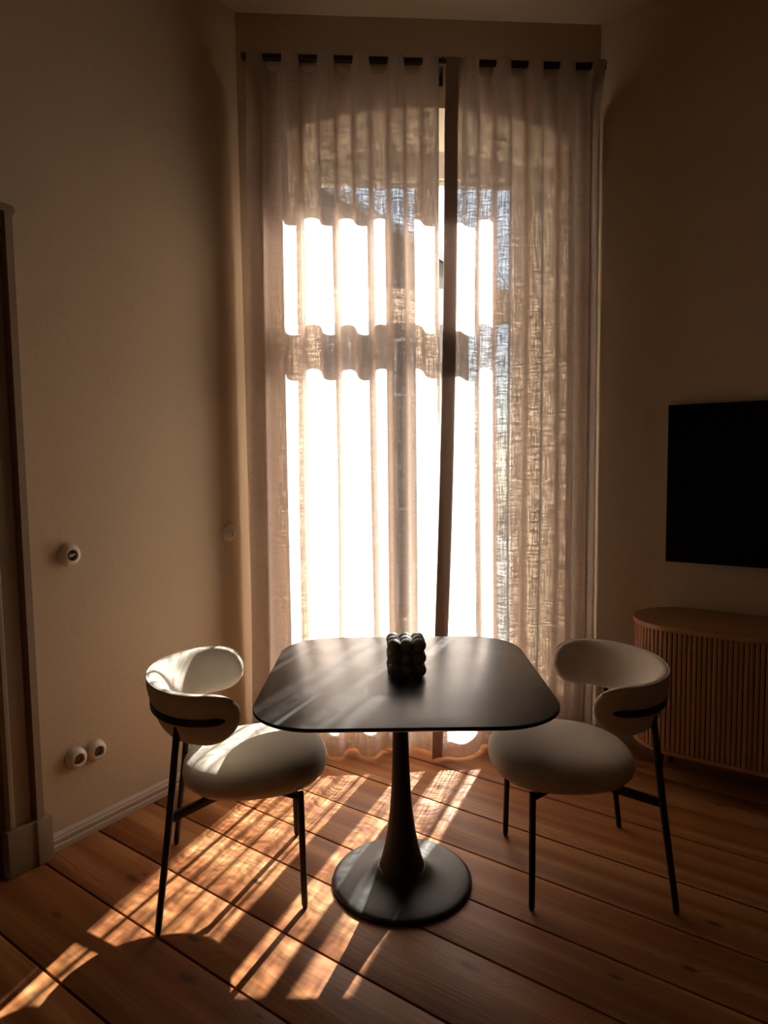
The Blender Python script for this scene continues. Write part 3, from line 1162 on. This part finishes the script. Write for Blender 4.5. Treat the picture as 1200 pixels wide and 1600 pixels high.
# ------------------------------------------------------------------ switches and sockets
DOME = [(0.043, 0.0), (0.0435, 0.004), (0.0425, 0.012), (0.0385, 0.021), (0.032, 0.027), (0.0265, 0.030)]
def socket(x, z, label):
    o = thing('wall_socket', label, 'socket', F_LEFT @ Matrix.Translation((x, 0, z)), 'round porcelain sockets above the baseboard')
    d = MB()
    d.lathe(DOME + [(0.0225, 0.0305), (0.0215, 0.029), (0.0205, 0.016), (0.0, 0.016)][:3], 40, 'Y')
    d.build('cover', M_PORC, o, smooth=True, angle=rad(50))
    r = MB()
    r.lathe([(0.0206, 0.010), (0.0206, 0.0165), (0.004, 0.0165)], 32, 'Y')
    ro = r.build('insert', M_PORCD, o, smooth=True, angle=rad(40))
    for dx_ in (-0.0095, 0.0095):
        h = MB()
        h.lathe([(0.003, 0.0160), (0.003, 0.0172), (0.0016, 0.0172)], 12, 'Y', c=(dx_, 0, 0))
        h.build('pin_hole', M_BRASS, ro)
    for dz_ in (-0.018, 0.018):
        h = MB()
        h.box((-0.003, -0.024, dz_ - 0.0015), (0.003, -0.016, dz_ + 0.0015))
        h.build('earth_clip', M_BRASS, ro)
    return o
socket(0.128, 0.328, 'round cream socket above the baseboard, nearer the door casing')
socket(0.214, 0.328, 'round cream socket above the baseboard, nearer the chair')

def rotary(x, z, label, ang, big):
    o = thing('rotary_switch', label, 'light switch', F_LEFT @ Matrix.Translation((x, 0, z)), 'round porcelain wall switches')
    d = MB()
    if big:
        d.lathe(DOME + [(0.0225, 0.0305), (0.0215, 0.029), (0.0205, 0.018)], 40, 'Y')
    else:
        d.lathe([(0.0445, 0.0), (0.045, 0.004), (0.0435, 0.010), (0.036, 0.014), (0.026, 0.016), (0.021, 0.020), (0.019, 0.022)], 40, 'Y')
    d.build('cover', M_PORC, o, smooth=True, angle=rad(50))
    if big:
        r = MB()
        r.lathe([(0.0206, 0.012), (0.0206, 0.019), (0.004, 0.019)], 32, 'Y')
        r.build('insert', M_PORCD, o, smooth=True, angle=rad(40))
    k = MB()
    h0 = 0.019 if big else 0.022
    k.tube([(0, -h0 + 0.002, 0), (0, -h0 - 0.007, 0)], [0.006, 0.005], 14)
    ln = 0.012 if big else 0.019
    hh = 0.007 if big else 0.013
    ca, sa = math.cos(ang), math.sin(ang)
    for q in (-1, 1):
        k.tube([(0, -h0 - 0.006, 0), (q * ln * 0.6 * ca, -h0 - hh * 0.8, q * ln * 0.6 * sa), (q * ln * ca, -h0 - hh, q * ln * sa)], [0.005, 0.0042, 0.003], 10)
    k.build('knob', M_PORC, o, smooth=True, angle=rad(60))
    return o
rotary(0.142, 1.135, 'round cream wall switch with dark centre above the two sockets', rad(20), True)
rotary(0.975, 1.140, 'round cream rotary switch in the corner beside the curtain', rad(70), False)

# ------------------------------------------------------------------ outside
b = MB()
b.box((-60, 5, -9.4), (60, 90, -9.0))
tag(b.build('ground', M_LAND), 'wintry ground far below the window', 'ground', kind='structure')
house = thing('house', 'neighbouring gabled house seen through the left curtain', 'house', frame((-5.0, 20.0, -9.0), rad(3)))
GW, GE, GA, GD = 7.6, 16.0, 20.4, 11.0
t = MB()
t.extrude_x([(0, 0), (GD, 0), (GD, GE), (0, GE)], -GW, GW)
t.add([(-GW, 0, GE), (GW, 0, GE), (0, 0, GA - 0.2), (-GW, GD, GE), (GW, GD, GE), (0, GD, GA - 0.2)], [(0, 1, 2), (3, 5, 4)])
t.build('wall', M_HOUSE, house)
for sx in (-1, 1):
    t = MB()
    t.add([(sx * (GW + 0.6), -0.3, GE - 0.35), (0, -0.3, GA), (0, GD + 0.3, GA), (sx * (GW + 0.6), GD + 0.3, GE - 0.35),
           (sx * (GW + 0.6), -0.3, GE - 0.55), (0, -0.3, GA - 0.2), (0, GD + 0.3, GA - 0.2), (sx * (GW + 0.6), GD + 0.3, GE - 0.55)],
          [(0, 1, 2, 3), (4, 7, 6, 5), (0, 4, 5, 1), (1, 5, 6, 2), (2, 6, 7, 3), (3, 7, 4, 0)])
    ro = t.build('roof', M_ROOF, house)
    t = MB()
    t.add([(sx * (GW + 0.6), -0.36, GE - 0.33), (0, -0.36, GA + 0.02), (0, -0.29, GA + 0.02), (sx * (GW + 0.6), -0.29, GE - 0.33),
           (sx * (GW + 0.6), -0.36, GE - 0.62), (0, -0.36, GA - 0.27), (0, -0.29, GA - 0.27), (sx * (GW + 0.6), -0.29, GE - 0.62)],
          [(0, 1, 2, 3), (4, 7, 6, 5), (0, 4, 5, 1), (1, 5, 6, 2), (2, 6, 7, 3), (3, 7, 4, 0)])
    t.build('verge_board', M_SNOW, ro)
wm = MB()
wm.box((-0.55, -0.05, -0.85), (0.55, 0.05, 0.85))
win_me = wm.mesh('window', M_SNOW)
gm = MB()
for sx in (-1, 1):
    gm.box((sx * 0.25 - 0.21, -0.07, -0.75), (sx * 0.25 + 0.21, -0.045, 0.75))
pane_me = gm.mesh('pane', M_HGLASS)
for r0 in range(4):
    for c0 in range(6):
        o = link('window', win_me, house, Matrix.Translation((-5.9 + c0 * 2.36, 0, 3.0 + r0 * 3.4)))
        link('pane', pane_me, o)
ch_ = MB()
ch_.box((1.4, 3.8, 18.6), (2.4, 4.8, 21.4))
ch_.build('chimney', M_HOUSE, house)

def bare_tree(x, y, h, label, seedv):
    rnd = random.Random(seedv)
    o = thing('bare_tree', label, 'tree', frame((x, y, -9.0), 0), 'bare trees outside the window')
    tm = MB()
    tw = MB()
    def grow(p, d, ln, r, depth):
        pts, rr = [p], [r]
        q = Vector(p)
        for i in range(3):
            d = (d + Vector((rnd.uniform(-.16, .16), rnd.uniform(-.16, .16), rnd.uniform(-.04, .14)))).normalized()
            q = q + d * ln / 3
            pts.append(tuple(q))
            rr.append(r * (1 - 0.13 * (i + 1)))
        (tm if depth < 2 else tw).tube(pts, rr, 8 if depth < 2 else 5)
        if depth >= 5:
            return
        for _ in range(3 if depth < 4 else 2):
            nd = (d + Vector((rnd.uniform(-.85, .85), rnd.uniform(-.85, .85), rnd.uniform(-.25, .55)))).normalized()
            grow(tuple(q), nd, ln * rnd.uniform(0.6, 0.8), r * 0.58, depth + 1)
    grow((0, 0, 0), Vector((0, 0, 1)), h * 0.36, h * 0.016, 0)
    tm.build('trunk', M_BARK, o, smooth=True)
    tw.build('twigs', M_BARK, o, smooth=True)
bare_tree(-3.2, 13.0, 12.0, 'bare pale tree in front of the neighbouring house', 5)
bare_tree(4.6, 21.0, 16.5, 'smaller bare tree right of the neighbouring house', 9)
